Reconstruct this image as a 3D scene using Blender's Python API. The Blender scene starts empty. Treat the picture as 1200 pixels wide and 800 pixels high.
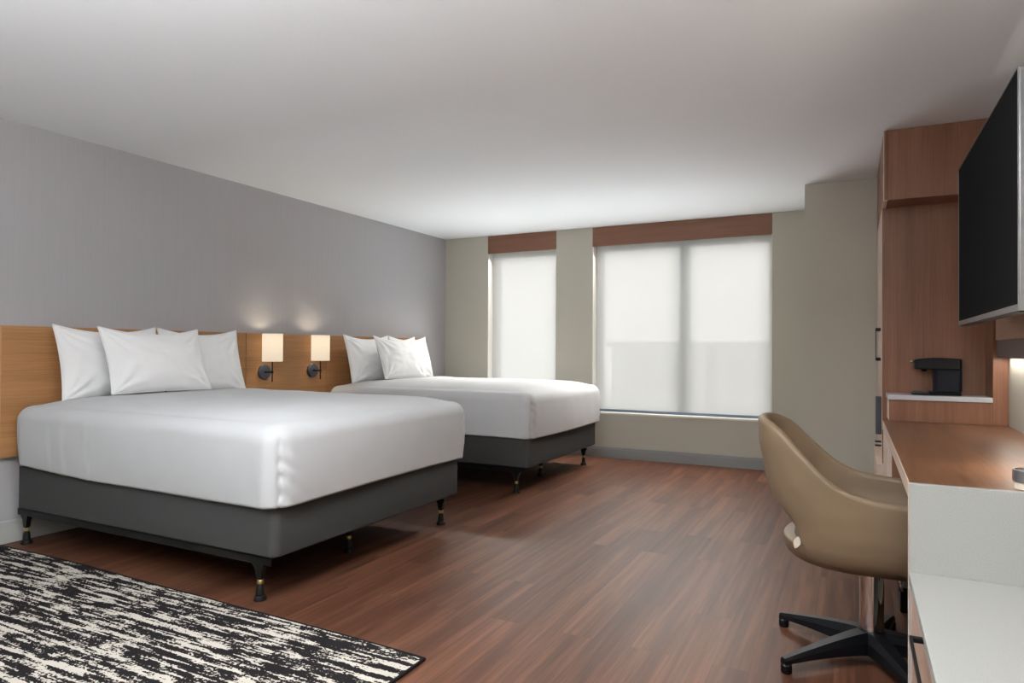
import bpy, bmesh, math, random
from math import sin, cos, pi, exp, sqrt
from mathutils import Vector, Matrix, noise, Euler
random.seed(4)
scene = bpy.context.scene
COL = scene.collection

# ------------------------------------------------------------------ materials
def lin(r, g, b):
    f = lambda c: (c/255/12.92) if c/255 <= 0.04045 else ((c/255+0.055)/1.055)**2.4
    return (f(r), f(g), f(b), 1.0)

class NT:
    def __init__(s, name):
        s.m = bpy.data.materials.new(name); s.m.use_nodes = True
        s.t = s.m.node_tree; s.b = s.t.nodes['Principled BSDF']; s.out = s.t.nodes['Material Output']
    def n(s, typ, **kw):
        x = s.t.nodes.new(typ)
        for k, v in kw.items():
            if k.startswith('i_'): x.inputs[k[2:].replace('_', ' ')].default_value = v
            else: setattr(x, k, v)
        return x
    def l(s, a, b): s.t.links.new(a, b)
    def coord(s, scale=(1,1,1), loc=(0,0,0), rot=(0,0,0)):
        c = s.n('ShaderNodeTexCoord'); m = s.n('ShaderNodeMapping')
        m.inputs['Scale'].default_value = scale; m.inputs['Location'].default_value = loc; m.inputs['Rotation'].default_value = rot
        s.l(c.outputs['Object'], m.inputs[0]); return m.outputs[0]
    def noise(s, vec, scale, detail=3, rough=.5, dist=0):
        x = s.n('ShaderNodeTexNoise'); x.inputs['Scale'].default_value = scale
        x.inputs['Detail'].default_value = detail; x.inputs['Roughness'].default_value = rough
        x.inputs['Distortion'].default_value = dist
        s.l(vec, x.inputs['Vector']); return x.outputs['Fac']
    def ramp(s, fac, stops, interp='LINEAR'):
        r = s.n('ShaderNodeValToRGB'); e = r.color_ramp.elements; r.color_ramp.interpolation = interp
        while len(e) < len(stops): e.new(0.5)
        for i, (p, c) in enumerate(stops): e[i].position = p; e[i].color = c
        s.l(fac, r.inputs[0]); return r.outputs[0]
    def mix(s, fac, a, b, mode='MIX'):
        x = s.n('ShaderNodeMix', data_type='RGBA', blend_type=mode)
        for inp, v in ((x.inputs[0], fac), (x.inputs[6], a), (x.inputs[7], b)):
            if hasattr(v, 'links') or hasattr(v, 'is_linked'): s.l(v, inp)
            else: inp.default_value = v
        return x.outputs[2]
    def math(s, op, a, b=None, clamp=False):
        x = s.n('ShaderNodeMath', operation=op); x.use_clamp = clamp
        for inp, v in ((x.inputs[0], a), (x.inputs[1], b)):
            if v is None: continue
            if hasattr(v, 'is_linked'): s.l(v, inp)
            else: inp.default_value = v
        return x.outputs[0]
    def bump(s, h, strength=.2, dist=.01):
        b = s.n('ShaderNodeBump'); b.inputs['Strength'].default_value = strength; b.inputs['Distance'].default_value = dist
        s.l(h, b.inputs['Height']); s.l(b.outputs[0], s.b.inputs['Normal'])
    def set(s, col=None, rough=None, metal=None, spec=None):
        if col is not None:
            if hasattr(col, 'is_linked'): s.l(col, s.b.inputs['Base Color'])
            else: s.b.inputs['Base Color'].default_value = col
        if rough is not None: s.b.inputs['Roughness'].default_value = rough
        if metal is not None: s.b.inputs['Metallic'].default_value = metal
        if spec is not None: s.b.inputs['Specular IOR Level'].default_value = spec
        return s.m

def plain(name, col, rough=.5, metal=0, spec=.5, nscale=40, amt=.05, bump=0):
    t = NT(name); v = t.coord(); f = t.noise(v, nscale, 3)
    lo = tuple(c*(1-amt) for c in col[:3])+(1,); hi = tuple(min(1, c*(1+amt)) for c in col[:3])+(1,)
    c = t.ramp(f, [(.3, lo), (.7, hi)])
    if bump: t.bump(f, bump, .002)
    return t.set(c, rough, metal, spec)

def wood(name, dark, light, axis='z', rough=.45, fine=1.0, spec=.4, figure=0.0):
    """straight-grain veneer, grain running along axis"""
    t = NT(name)
    s1 = {'x': (.5, 9, 9), 'y': (9, .5, 9), 'z': (9, 9, .5)}[axis]
    s2 = {'x': (2, 90, 90), 'y': (90, 2, 90), 'z': (90, 90, 2)}[axis]
    a = t.noise(t.coord(tuple(q*fine for q in s1)), 1.0, 4, .6, .4+figure)
    b = t.noise(t.coord(tuple(q*fine for q in s2)), 1.6, 3, .6)
    m = t.math('ADD', t.math('MULTIPLY', a, .6), t.math('MULTIPLY', b, .4))
    c = t.ramp(m, [(.34, dark), (.66, light)])
    t.bump(b, .08, .001)
    return t.set(c, rough, 0, spec)

M = {}
# white woven linen
def linen(name, col):
    t = NT(name)
    f = t.noise(t.coord(), 420, 2); g = t.noise(t.coord(), 7, 3)
    c = t.ramp(g, [(.3, tuple(q*.97 for q in col[:3])+(1,)), (.7, col)])
    h = t.math('ADD', t.math('MULTIPLY', f, .10), g); t.bump(h, .12, .012)
    t.b.inputs['Sheen Weight'].default_value = .08
    return t.set(c, .85, 0, .2)
M['linen'] = linen('white_linen', lin(197, 198, 199))
M['pillow'] = linen('pillow_cotton', lin(246, 246, 246))
def fabric(name, col):
    t = NT(name)
    w = t.noise(t.coord((1, 1, 1)), 600, 2); g = t.noise(t.coord(), 5, 3)
    c = t.mix(t.math('MULTIPLY', w, .6), tuple(q*.8 for q in col[:3])+(1,), tuple(q*1.15 for q in col[:3])+(1,))
    t.bump(w, .25, .001)
    return t.set(c, .9, 0, .15)
M['boxfab'] = fabric('charcoal_fabric', lin(70, 70, 69))
M['black_steel'] = plain('black_steel', lin(24, 23, 23), .4, .5)
M['brass'] = plain('brass_band', lin(200, 180, 120), .35, .9)
M['oak'] = wood('headboard_oak', lin(150, 105, 65), lin(188, 140, 94), 'y', .45)
M['oak_end'] = wood('oak_edge', lin(175, 125, 78), lin(205, 155, 105), 'z', .45)
M['walnut'] = wood('cabinet_walnut', lin(116, 76, 55), lin(146, 102, 78), 'z', .38)
M['walnut_top'] = wood('desk_walnut', lin(88, 58, 38), lin(134, 94, 66), 'y', .35, .8, .4, .8)
M['walnut_x'] = wood('valance_walnut', lin(122, 84, 64), lin(146, 104, 82), 'x', .45)
M['edge_wood'] = wood('pale_edge_wood', lin(214, 190, 174), lin(230, 208, 192), 'z', .35)
M['edge_wood_y'] = wood('pale_edge_wood_long', lin(206, 178, 160), lin(226, 202, 184), 'y', .35)
M['panel_wood'] = wood('tv_panel_wood', lin(196, 164, 144), lin(224, 192, 170), 'y', .3)
def quartz():
    t = NT('white_quartz'); v = t.coord()
    s = t.noise(v, 260, 2, .7); g = t.noise(v, 6, 4)
    c = t.ramp(s, [(.36, lin(160, 160, 155)), (.46, lin(167, 167, 162)), (.7, lin(171, 171, 166))])
    return t.set(c, .32, 0, .45)
M['quartz'] = quartz()
M['counter'] = plain('grey_counter_stone', lin(190, 190, 194), .25, 0, .5, 180, .06)
M['steel_grey'] = plain('brushed_grey_metal', lin(140, 140, 140), .35, .6, .5, 60, .04)
M['chrome'] = plain('polished_chrome', lin(225, 222, 220), .08, 1.0, .5, 20, .02)
M['silver'] = plain('silver_trim', lin(150, 150, 152), .3, .8)
M['screen'] = plain('tv_screen_glass', lin(40, 40, 40), .4, 0, .0, 5, .02)
M['black_plastic'] = plain('black_plastic', lin(14, 15, 18), .4, 0, .25)
M['navy_plastic'] = plain('blue_black_plastic', lin(20, 23, 32), .5, 0, .2)
M['grey_plastic'] = plain('dark_grey_plastic', lin(70, 72, 78), .35, 0, .5)
M['cream'] = plain('cream_trim', lin(236, 226, 208), .5)
M['gunmetal'] = plain('dark_bronze_metal', lin(78, 82, 92), .42, .6)
def leather():
    t = NT('taupe_leather'); v = t.coord()
    g = t.noise(v, 240, 3); h = t.noise(v, 4, 3)
    c = t.ramp(h, [(.3, lin(108, 90, 70)), (.7, lin(120, 101, 79))])
    t.bump(g, .10, .001)
    return t.set(c, .48, 0, .4)
M['leather'] = leather()

def floor_mat():
    t = NT('vinyl_plank_floor')
    br = t.n('ShaderNodeTexBrick'); br.offset = .37; br.offset_frequency = 2; br.squash = 1
    v = t.coord((1, 1, 1), (0.05, .3, 0), (0, 0, pi/2))
    t.l(v, br.inputs['Vector'])
    br.inputs['Color1'].default_value = (0, 0, 0, 1); br.inputs['Color2'].default_value = (1, 1, 1, 1)
    br.inputs['Mortar'].default_value = (.5, .5, .5, 1)
    br.inputs['Scale'].default_value = 1; br.inputs['Mortar Size'].default_value = .0012; br.inputs['Mortar Smooth'].default_value = .2
    br.inputs['Bias'].default_value = 0; br.inputs['Brick Width'].default_value = 1.22; br.inputs['Row Height'].default_value = .152
    # per plank offset of the grain
    off = t.n('ShaderNodeVectorMath', operation='MULTIPLY_ADD')
    t.l(br.outputs['Color'], off.inputs[0]); off.inputs[1].default_value = (7, 13, 5)
    t.l(t.coord((1, 1, 1)), off.inputs[2])
    def mapped(sc):
        m = t.n('ShaderNodeMapping'); m.inputs['Scale'].default_value = sc; t.l(off.outputs[0], m.inputs[0]); return m.outputs[0]
    g1 = t.noise(mapped((11, .55, 1)), 1.5, 5, .6, .35)
    g2 = t.noise(mapped((85, 1.8, 1)), 1.5, 3, .65, .1)
    # cathedral figure
    wv = t.n('ShaderNodeTexWave'); wv.wave_type = 'BANDS'; wv.bands_direction = 'X'; wv.inputs['Scale'].default_value = .9
    wv.inputs['Distortion'].default_value = 14; wv.inputs['Detail'].default_value = 2; wv.inputs['Detail Scale'].default_value = .7
    t.l(mapped((9, .5, 1)), wv.inputs['Vector'])
    m = t.math('ADD', t.math('MULTIPLY', g1, .54), t.math('MULTIPLY', g2, .36))
    m = t.math('ADD', m, t.math('MULTIPLY', wv.outputs['Fac'], .035))
    m = t.math('ADD', m, t.math('MULTIPLY', t.math('SUBTRACT', br.outputs['Color'], .5), .10))
    c = t.ramp(m, [(.27, lin(48, 28, 20)), (.45, lin(80, 52, 39)), (.62, lin(114, 79, 61))])
    warm = t.mix(t.noise(mapped((1.5, .5, 1)), 1.0, 2), lin(255, 236, 214), lin(255, 250, 248))
    c = t.mix(.7, c, warm, 'MULTIPLY')
    c = t.mix(t.math('MULTIPLY', br.outputs['Fac'], .6), c, lin(70, 46, 38))
    t.bump(t.math('SUBTRACT', g2, t.math('MULTIPLY', br.outputs['Fac'], 1.5)), .12, .001)
    r = t.ramp(g2, [(.3, (.38, .38, .38, 1)), (.7, (.48, .48, .48, 1))]); t.l(r, t.b.inputs['Roughness'])
    return t.set(c, None, 0, .20)
M['floor'] = floor_mat()

def rug_mat():
    t = NT('abrash_rug')
    a = t.noise(t.coord((4.2, 34, 1), (3, 1, 0)), 1.0, 2, .5, .25)
    b = t.noise(t.coord((75, 105, 1)), 1.0, 2, .6)
    d = t.noise(t.coord((1.2, 75, 1), (9, 2, 0)), 1.0, 1, .5)
    e = t.noise(t.coord((12, 22, 1), (9, 2, 0)), 1.0, 2, .5)
    m = t.math('ADD', t.math('MULTIPLY', a, .85), t.math('MULTIPLY', b, .60))
    m = t.math('ADD', m, t.math('MULTIPLY', d, .45)); m = t.math('ADD', m, t.math('MULTIPLY', e, .45))
    c = t.ramp(m, [(.0, lin(30, 27, 28)), (.12, lin(30, 27, 28)), (.16, lin(196, 190, 180)), (1, lin(205, 199, 190))])
    mm = t.math('SUBTRACT', m, 1.225)
    c = t.ramp(t.math('ADD', mm, 0.15), [(.125, lin(30, 27, 28)), (.165, lin(192, 185, 174))])
    t.bump(t.noise(t.coord((1, 1, 1)), 300, 2), .4, .003)
    return t.set(c, .95, 0, .1)
M['rug'] = rug_mat()
M['rug_edge'] = plain('black_rug_binding', lin(28, 26, 27), .9, 0, .1, 200, .2)

def paint(name, col, amt=.01, rough=.75):
    return plain(name, col, rough, 0, .3, 90, amt, .05)
M['ceiling'] = paint('ceiling_paint', lin(237, 239, 240))
M['wall_greige'] = paint('greige_wall_paint', lin(193, 189, 176))
def wallpaper():
    t = NT('grey_linen_wallcovering')
    a = t.noise(t.coord((1, 70, .6)), 1.5, 3, .6); b = t.noise(t.coord((1, 260, 6)), 1, 2)
    m = t.math('ADD', t.math('MULTIPLY', a, .5), t.math('MULTIPLY', b, .5))
    c = t.ramp(m, [(.3, lin(174, 172, 174)), (.7, lin(180, 178, 180))])
    t.bump(b, .15, .001)
    return t.set(c, .8, 0, .25)
M['wall_grey'] = wallpaper()
M['base_grey'] = paint('grey_baseboard_paint', lin(146, 147, 146), .01, .5)
M['base_light'] = paint('light_grey_baseboard_paint', lin(176, 177, 173), .01, .5)
M['white_trim'] = paint('white_reveal_paint', lin(232, 228, 220), .005, .5)
M['alu'] = plain('window_aluminium', lin(205, 212, 216), .5, .0)
M['hem'] = plain('shade_hem_bar', lin(110, 124, 142), .4, .3)
def shade_mat():
    t = NT('roller_shade_fabric')
    tr = t.n('ShaderNodeBsdfTranslucent'); tr.inputs[0].default_value = lin(240, 241, 240)
    df = t.n('ShaderNodeBsdfDiffuse'); df.inputs[0].default_value = lin(225, 226, 226)
    tp = t.n('ShaderNodeBsdfTransparent'); tp.inputs[0].default_value = (1, 1, 1, 1)
    w = t.noise(t.coord((1, 1, 1)), 500, 1)
    m1 = t.n('ShaderNodeMixShader'); m1.inputs[0].default_value = .72; t.l(df.outputs[0], m1.inputs[1]); t.l(tr.outputs[0], m1.inputs[2])
    m2 = t.n('ShaderNodeMixShader'); t.l(t.math('ADD', t.math('MULTIPLY', w, .04), SHADE_OPEN), m2.inputs[0]); t.l(m1.outputs[0], m2.inputs[1]); t.l(tp.outputs[0], m2.inputs[2])
    t.l(m2.outputs[0], t.out.inputs[0]); return t.m
SHADE_OPEN = .045
M['shade'] = shade_mat()
def pane_mat():
    t = NT('window_glass')
    gl = t.n('ShaderNodeBsdfGlossy'); gl.inputs['Roughness'].default_value = .02
    tp = t.n('ShaderNodeBsdfTransparent'); tp.inputs[0].default_value = (.97, .965, .95, 1)
    fr = t.n('ShaderNodeFresnel'); fr.inputs[0].default_value = 1.45
    m = t.n('ShaderNodeMixShader'); t.l(fr.outputs[0], m.inputs[0]); t.l(tp.outputs[0], m.inputs[1]); t.l(gl.outputs[0], m.inputs[2])
    t.l(m.outputs[0], t.out.inputs[0]); return t.m
M['pane'] = pane_mat()
def lampshade_mat():
    t = NT('lit_lamp_shade_linen')
    w = t.noise(t.coord((1, 1, 1)), 300, 2)
    z = t.n('ShaderNodeEmission'); z.inputs[0].default_value = lin(255, 238, 212); z.inputs[1].default_value = LAMP_GLOW
    tr = t.n('ShaderNodeBsdfTranslucent'); t.l(t.ramp(w, [(.3, lin(118, 115, 110)), (.7, lin(126, 123, 118))]), tr.inputs[0])
    a = t.n('ShaderNodeAddShader'); t.l(z.outputs[0], a.inputs[0]); t.l(tr.outputs[0], a.inputs[1])
    t.l(a.outputs[0], t.out.inputs[0]); return t.m
LAMP_GLOW = .49
M['lampshade'] = lampshade_mat()
M['ext_blue'] = plain('far_building_wall', lin(150, 156, 166), .8)
M['ext_dark'] = plain('far_building_glass', lin(110, 120, 134), .5)
M['ext_ground'] = plain('pale_concrete_ground', lin(170, 168, 162), .9)

# ------------------------------------------------------------------ mesh helpers
class MB:
    def __init__(s): s.v = []; s.f = []; s.sm = []
    def add(s, vs, fs, smooth=False):
        b = len(s.v); s.v += [Vector(q) for q in vs]; s.f += [tuple(b+i for i in q) for q in fs]; s.sm += [smooth]*len(fs)
        return s
    def box(s, x0, x1, y0, y1, z0, z1):
        vs = [(x, y, z) for z in (z0, z1) for y in (y0, y1) for x in (x0, x1)]
        return s.add(vs, [(0,2,3,1), (4,5,7,6), (0,1,5,4), (1,3,7,5), (3,2,6,7), (2,0,4,6)])
    def bbox(s, x0, x1, y0, y1, z0, z1, r=.005, seg=3):
        """box with bevelled edges"""
        bm = bmesh.new(); bmesh.ops.create_cube(bm, size=1)
        for v in bm.verts:
            v.co = Vector(((x0+x1)/2+v.co.x*(x1-x0), (y0+y1)/2+v.co.y*(y1-y0), (z0+z1)/2+v.co.z*(z1-z0)))
        bmesh.ops.bevel(bm, geom=bm.edges[:], offset=r, segments=seg, profile=.5, affect='EDGES')
        bm.verts.index_update()
        s.add([v.co.copy() for v in bm.verts], [[v.index for v in f.verts] for f in bm.faces], False); bm.free(); return s
    def rings(s, rings, cap0=True, cap1=True, smooth=True, closed=True):
        n = len(rings[0]); vs = [p for r in rings for p in r]; fs = []
        for i in range(len(rings)-1):
            for j in range(n if closed else n-1):
                k = (j+1) % n; fs.append((i*n+j, i*n+k, (i+1)*n+k, (i+1)*n+j))
        if cap0: fs.append(tuple(range(n))[::-1])
        if cap1: fs.append(tuple((len(rings)-1)*n+j for j in range(n)))
        return s.add(vs, fs, smooth)
    def lathe(s, prof, c=(0,0,0), n=40, axis='z', cap=True):
        rs = []
        for r, h in prof:
            ring = []
            for k in range(n):
                a = 2*pi*k/n
                p = {'z': (r*cos(a), r*sin(a), h), 'x': (h, r*cos(a), r*sin(a)), 'y': (r*sin(a), h, r*cos(a))}[axis]
                ring.append(Vector(c)+Vector(p))
            rs.append(ring)
        return s.rings(rs, cap, cap)
    def tube(s, pts, r, n=12):
        pts = [Vector(p) for p in pts]; rs = []; up = Vector((0, 0, 1))
        for i, p in enumerate(pts):
            d = (pts[min(i+1, len(pts)-1)]-pts[max(i-1, 0)]).normalized()
            u = up if abs(d.dot(up)) < .95 else Vector((1, 0, 0))
            a = d.cross(u).normalized(); b = a.cross(d)
            rr = r[i] if isinstance(r, (list, tuple)) else r
            rs.append([p+a*rr*cos(2*pi*k/n)+b*rr*sin(2*pi*k/n) for k in range(n)])
        return s.rings(rs)
    def build(s, name, mat, root=None, origin=None, parent=None, autosmooth=None):
        """root = the thing's Empty (or None); parent = direct parent object"""
        o0 = Vector(origin) if origin is not None else (Vector(root.location) if root else Vector((0, 0, 0)))
        me = bpy.data.meshes.new(name); me.from_pydata([tuple(v-o0) for v in s.v], [], s.f)
        me.polygons.foreach_set('use_smooth', s.sm); me.materials.append(mat); me.update()
        bm = bmesh.new(); bm.from_mesh(me); bmesh.ops.recalc_face_normals(bm, faces=bm.faces); bm.to_mesh(me); bm.free()
        if autosmooth: me.set_sharp_from_angle(angle=math.radians(autosmooth))
        o = bpy.data.objects.new(name, me); COL.objects.link(o)
        if parent is not None: o.parent = parent
        elif root is not None: o.parent = root
        else: o.location = o0
        return o

def tag(o, label=None, cat=None, group=None, kind=None):
    if label: o['label'] = label
    if cat: o['category'] = cat
    if group: o['group'] = group
    if kind: o['kind'] = kind
    return o
def empty(name, loc):
    o = bpy.data.objects.new(name, None); o.location = loc; o.empty_display_size = .1; COL.objects.link(o); return o
def copy_tree(o, parent=None):
    c = o.copy(); COL.objects.link(c)
    if parent is not None: c.parent = parent
    for ch in [q for q in bpy.data.objects if q.parent == o]: copy_tree(ch, c)
    return c

# ------------------------------------------------------------------ dimensions
CAMZ = 1.125
XL, XR = -4.348, .760
YB, YF = 6.776, -3.4
H = 2.438
WT = .30

# ------------------------------------------------------------------ room shell
tag(MB().box(XL-.2, XR+.2, YF-.2, YB+WT, -.1, 0).build('floor', M['floor']), kind='structure')
tag(MB().box(XL-.2, XR+.2, YF-.2, YB+WT, H, H+.12).build('ceiling', M['ceiling']), kind='structure')
tag(MB().box(XL-.2, XL, YF-.2, YB, 0, H).build('wall_left', M['wall_grey']), kind='structure')
tag(MB().box(XR, XR+.2, YF-.2, YB, 0, H).build('wall_right', M['wall_greige']), kind='structure')
tag(MB().box(XL, XR, YF-.2, YF, 0, H).build('wall_front', M['wall_greige']), kind='structure')
W1 = (-3.767, -2.911); W2 = (-2.490, -.690); ZS, ZT = .452, 2.234
b = MB()
b.box(XL, W1[0], YB, YB+WT, 0, H); b.box(W1[1], W2[0], YB, YB+WT, 0, H); b.box(W2[1], XR, YB, YB+WT, 0, H)
for a, c in (W1, W2):
    b.box(a, c, YB, YB+WT, 0, ZS); b.box(a, c, YB+.14, YB+WT, ZT+.06, H)
tag(b.build('wall_back', M['wall_greige']), kind='structure')
tag(MB().box(-.346, XR-.001, 5.745, YB-.001, 0, H-.001).build('wall_alcove', M['wall_greige']), kind='structure')
# baseboards
def baseboard(name, pts, axis, mat, zt=.112, t=.014):
    # profile: flat board with a small stepped bead on top
    prof = [(0, 0), (t, 0), (t, zt-.022), (t*.75, zt-.018), (t*.75, zt-.008), (t*.35, zt), (0, zt)]
    rs = []
    for q in pts:
        if axis == 'left': rs.append([Vector((XL+.0005+a, q, z)) for a, z in prof])
        if axis == 'back': rs.append([Vector((q, YB-.0005-a, z)) for a, z in prof])
        if axis == 'right': rs.append([Vector((XR-.0005-a, q, z)) for a, z in prof])
        if axis == 'front': rs.append([Vector((q, YF+.0005+a, z)) for a, z in prof])
    tag(MB().rings(rs, smooth=False).build(name, mat), kind='structure')
baseboard('baseboard_left', (YF, YB-.016), 'left', M['base_light'], .128)
baseboard('baseboard_back', (XL+.016, -.35), 'back', M['base_grey'], .112)
baseboard('baseboard_right', (YF, 1.15), 'right', M['base_grey'])
baseboard('baseboard_front', (XL+.016, XR-.016), 'front', M['base_grey'])
tag(MB().box(-.360, -.3465, 5.732, YB-.016, 0, .112).box(-.360, .12, 5.731, 5.7445, 0, .112).build('baseboard_alcove', M['base_grey']), kind='structure')

# windows: aluminium frames, panes, reveals, sills
for n, (a, c) in enumerate((W1, W2), 1):
    y0, y1 = YB+.21, YB+.26
    f = MB(); fw = .05
    f.box(a, a+fw, y0, y1, ZS, ZT+.06); f.box(c-fw, c, y0, y1, ZS, ZT+.06)
    f.box(a+fw, c-fw, y0, y1, ZS, ZS+.06); f.box(a+fw, c-fw, y0, y1, ZT-.03, ZT+.06)
    panes = [(a+fw, c-fw)]
    if n == 2:
        mx = -1.555; f.box(mx-.05, mx+.05, y0-.01, y1, ZS+.06, ZT-.03); panes = [(a+fw, mx-.05), (mx+.05, c-fw)]
    w = tag(f.build('window_%d' % n, M['alu']), kind='structure')
    for p0, p1 in panes:
        g = MB().box(p0+.001, p1-.001, y0+.025, y0+.031, ZS+.061, ZT-.031).build('pane', M['pane'], parent=w)
    # reveal liner + sill
    r = MB()
    r.box(a, a+.008, YB+.001, y0, ZS, ZT+.02); r.box(c-.008, c, YB+.001, y0, ZS, ZT+.02)
    tag(r.build('trim_%d' % (2*n-1), M['white_trim']), kind='structure')
    tag(MB().bbox(a+.009, c-.009, YB-.008, y0, ZS+.001, ZS+.022, .003).build('trim_%d' % (2*n), M['white_trim']), kind='structure')

# valances
lab = ['narrow walnut fascia above the narrow window between the far bed and the corner', 'long walnut fascia above the wide two-pane window']
for (a, c), lb in zip((W1, W2), lab):
    e = empty('window_valance', ((a+c)/2, YB, ZT)); tag(e, lb, 'valance', 'walnut window valances')
    MB().bbox(a+.001, c-.001, YB-.006, YB+.014, ZT, H-.002, .002).build('fascia', M['walnut_x'], e)
    MB().box(a+.002, c-.002, YB+.015, YB+.135, H-.014, H-.003).build('top_board', M['walnut_x'], e)
# roller shades
lab = ['drawn white roller shade filling the narrow window left of the wide one', 'drawn white roller shade across the wide two-pane window']
for (a, c), lb in zip((W1, W2), lab):
    ys = YB+.105; g = .012
    e = empty('roller_shade', ((a+c)/2, ys, ZS)); tag(e, lb, 'window shade', 'white roller shades')
    s = MB(); nx, nz = 24, 30; zb, zt2 = .500, 2.36
    vs = [(a+g+(c-a-2*g)*i/nx, ys, zb+(zt2-zb)*j/nz) for j in range(nz+1) for i in range(nx+1)]
    s.add(vs, [(j*(nx+1)+i, j*(nx+1)+i+1, (j+1)*(nx+1)+i+1, (j+1)*(nx+1)+i) for j in range(nz) for i in range(nx)])
    s.build('shade_cloth', M['shade'], e)
    MB().lathe([(.022, a+g), (.022, c-g)], (0, ys, 2.375), 20, 'x').build('roller_tube', M['silver'], e)
    MB().bbox(a+g, c-g, ys-.008, ys+.008, zb-.026, zb+.001, .004).build('hem_bar', M['hem'], e)

# outside: ground and far buildings
tag(MB().box(-60, 60, 8, 90, -4.2, -4).build('ground_outside', M['ext_ground']), kind='structure')
def building(x0, x1, y0, z1, wins, label):
    e = empty('office_building', ((x0+x1)/2, y0, -4)); tag(e, label, 'building', 'buildings outside the window')
    MB().box(x0, x1, y0, y0+8, -4, z1).box(x0-.2, x1+.2, y0-.2, y0+8.2, z1, z1+.25).build('wall', M['ext_blue'], e)
    for (a, c, z0, z2) in wins:
        MB().box(a, c, y0-.06, y0-.002, z0, z2).build('window', M['ext_dark'], e)
building(-11.4, -6.6, 34, 1.35, [(-10.6, -9.3, -.8, .7), (-8.8, -7.2, -.8, .7)], 'pale blue-grey low building seen through left pane of the wide window')
building(-6.0, -3.6, 34, 1.35, [(-5.6, -4.2, -.9, .8)], 'pale grey low building seen through right pane of the wide window')

# ------------------------------------------------------------------ beds
def rrect(cx0, cx1, cy0, cy1, r, n_c, step):
    """rounded rectangle points with outward normals and arc length; starts at near head corner, runs near side -> foot -> far side -> head"""
    pts = []
    def line(p, q, nrm):
        L = (Vector(q)-Vector(p)).length; k = max(1, int(L/step))
        for i in range(k): pts.append((Vector(p).lerp(Vector(q), i/k), Vector(nrm)))
    def arc(c, a0, a1):
        for i in range(n_c):
            a = a0+(a1-a0)*i/n_c; d = Vector((cos(a), sin(a))); pts.append((Vector(c)+d*r, d))
    line((cx0+r, cy0), (cx1-r, cy0), (0, -1)); arc((cx1-r, cy0+r), -pi/2, 0)
    line((cx1, cy0+r), (cx1, cy1-r), (1, 0)); arc((cx1-r, cy1-r), 0, pi/2)
    line((cx1-r, cy1), (cx0+r, cy1), (0, 1)); arc((cx0+r, cy1-r), pi/2, pi)
    line((cx0, cy1-r), (cx0, cy0+r), (-1, 0)); arc((cx0+r, cy0+r), pi, 1.5*pi)
    return pts

def rounded_block(x0, x1, y0, y1, z0, z1, rc, rf):
    P = rrect(x0, x1, y0, y1, rc, 10, .08); rings = []
    prof = [(rf, z0)]+[(rf-rf*sin(a), z0+rf-rf*cos(a)) for a in (pi/6, pi/3, pi/2)]
    prof += [(0, z1-rf)]+[(rf-rf*cos(a), z1-rf+rf*sin(a)) for a in (pi/6, pi/3, pi/2)]
    for ins, z in prof: rings.append([Vector((p.x-n.x*ins, p.y-n.y*ins, z)) for p, n in P])
    return MB().rings(rings)

def make_bed(y0, label):
    """y0 = near side of the box; box 1.55 wide"""
    y1 = y0+1.55; xh, xf = -4.285, -2.255
    root = empty('bed', (-3.27, (y0+y1)/2, 0)); tag(root, label, 'bed', 'two queen beds')
    rounded_block(xh, xf, y0, y1, .204, .455, .045, .012).build('box_spring', M['boxfab'], root, autosmooth=40)
    rounded_block(xh+.01, xf+.0, y0+.03, y1-.0, .457, .72, .08, .05).build('mattress', M['linen'], root, autosmooth=40)
    fr = MB()   # angle-iron rails
    for yy, s in ((y0+.012, 1), (y1-.012, -1)):
        xe = xf-.03 if s > 0 else xf-.10
        fr.box(xh, xe, min(yy, yy+s*.003), max(yy, yy+s*.003), .166, .203)
        fr.box(xh, xe, min(yy, yy+s*.035), max(yy, yy+s*.035), .198, .203)
    for xx in (xh+.05, -3.27, xf-.11): fr.box(xx-.018, xx+.018, y0+.013, y1-.013, .186, .1975)
    ym = (y0+y1)/2; fr.box(xh, xf-.22, ym-.018, ym+.018, .168, .186)
    fr.build('bed_frame', M['black_steel'], root)
    for (lx, ly) in ((-2.374, y0+.035), (-2.374, y1-.035), (-4.235, y0+.035), (-4.235, y1-.035), (-2.50, ym), (-3.6, ym)):
        zt = .165 if abs(ly-ym) > .1 else .167
        l = MB()
        l.box(lx-.034, lx+.034, ly-.016, ly+.016, zt-.012, zt)
        l.rings([[Vector((lx+sx*w, ly+sy*d, z)) for sx, sy in ((-1,-1),(1,-1),(1,1),(-1,1))] for w, d, z in ((.030,.014,zt-.012), (.020,.013,zt-.03), (.013,.012,.095))], smooth=False)
        l.lathe([(.012, .095), (.012, .07), (.017, .055), (.02, .022), (.026, .018), (.03, .006), (.03, .0)], (lx, ly, 0), 20)
        leg = l.build('leg', M['black_steel'], root, autosmooth=35)
        MB().lathe([(.0135, .072), (.0145, .075), (.0145, .088), (.0135, .091)], (lx, ly, 0), 20).build('adjuster_band', M['brass'], root, parent=leg)
    return root

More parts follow.
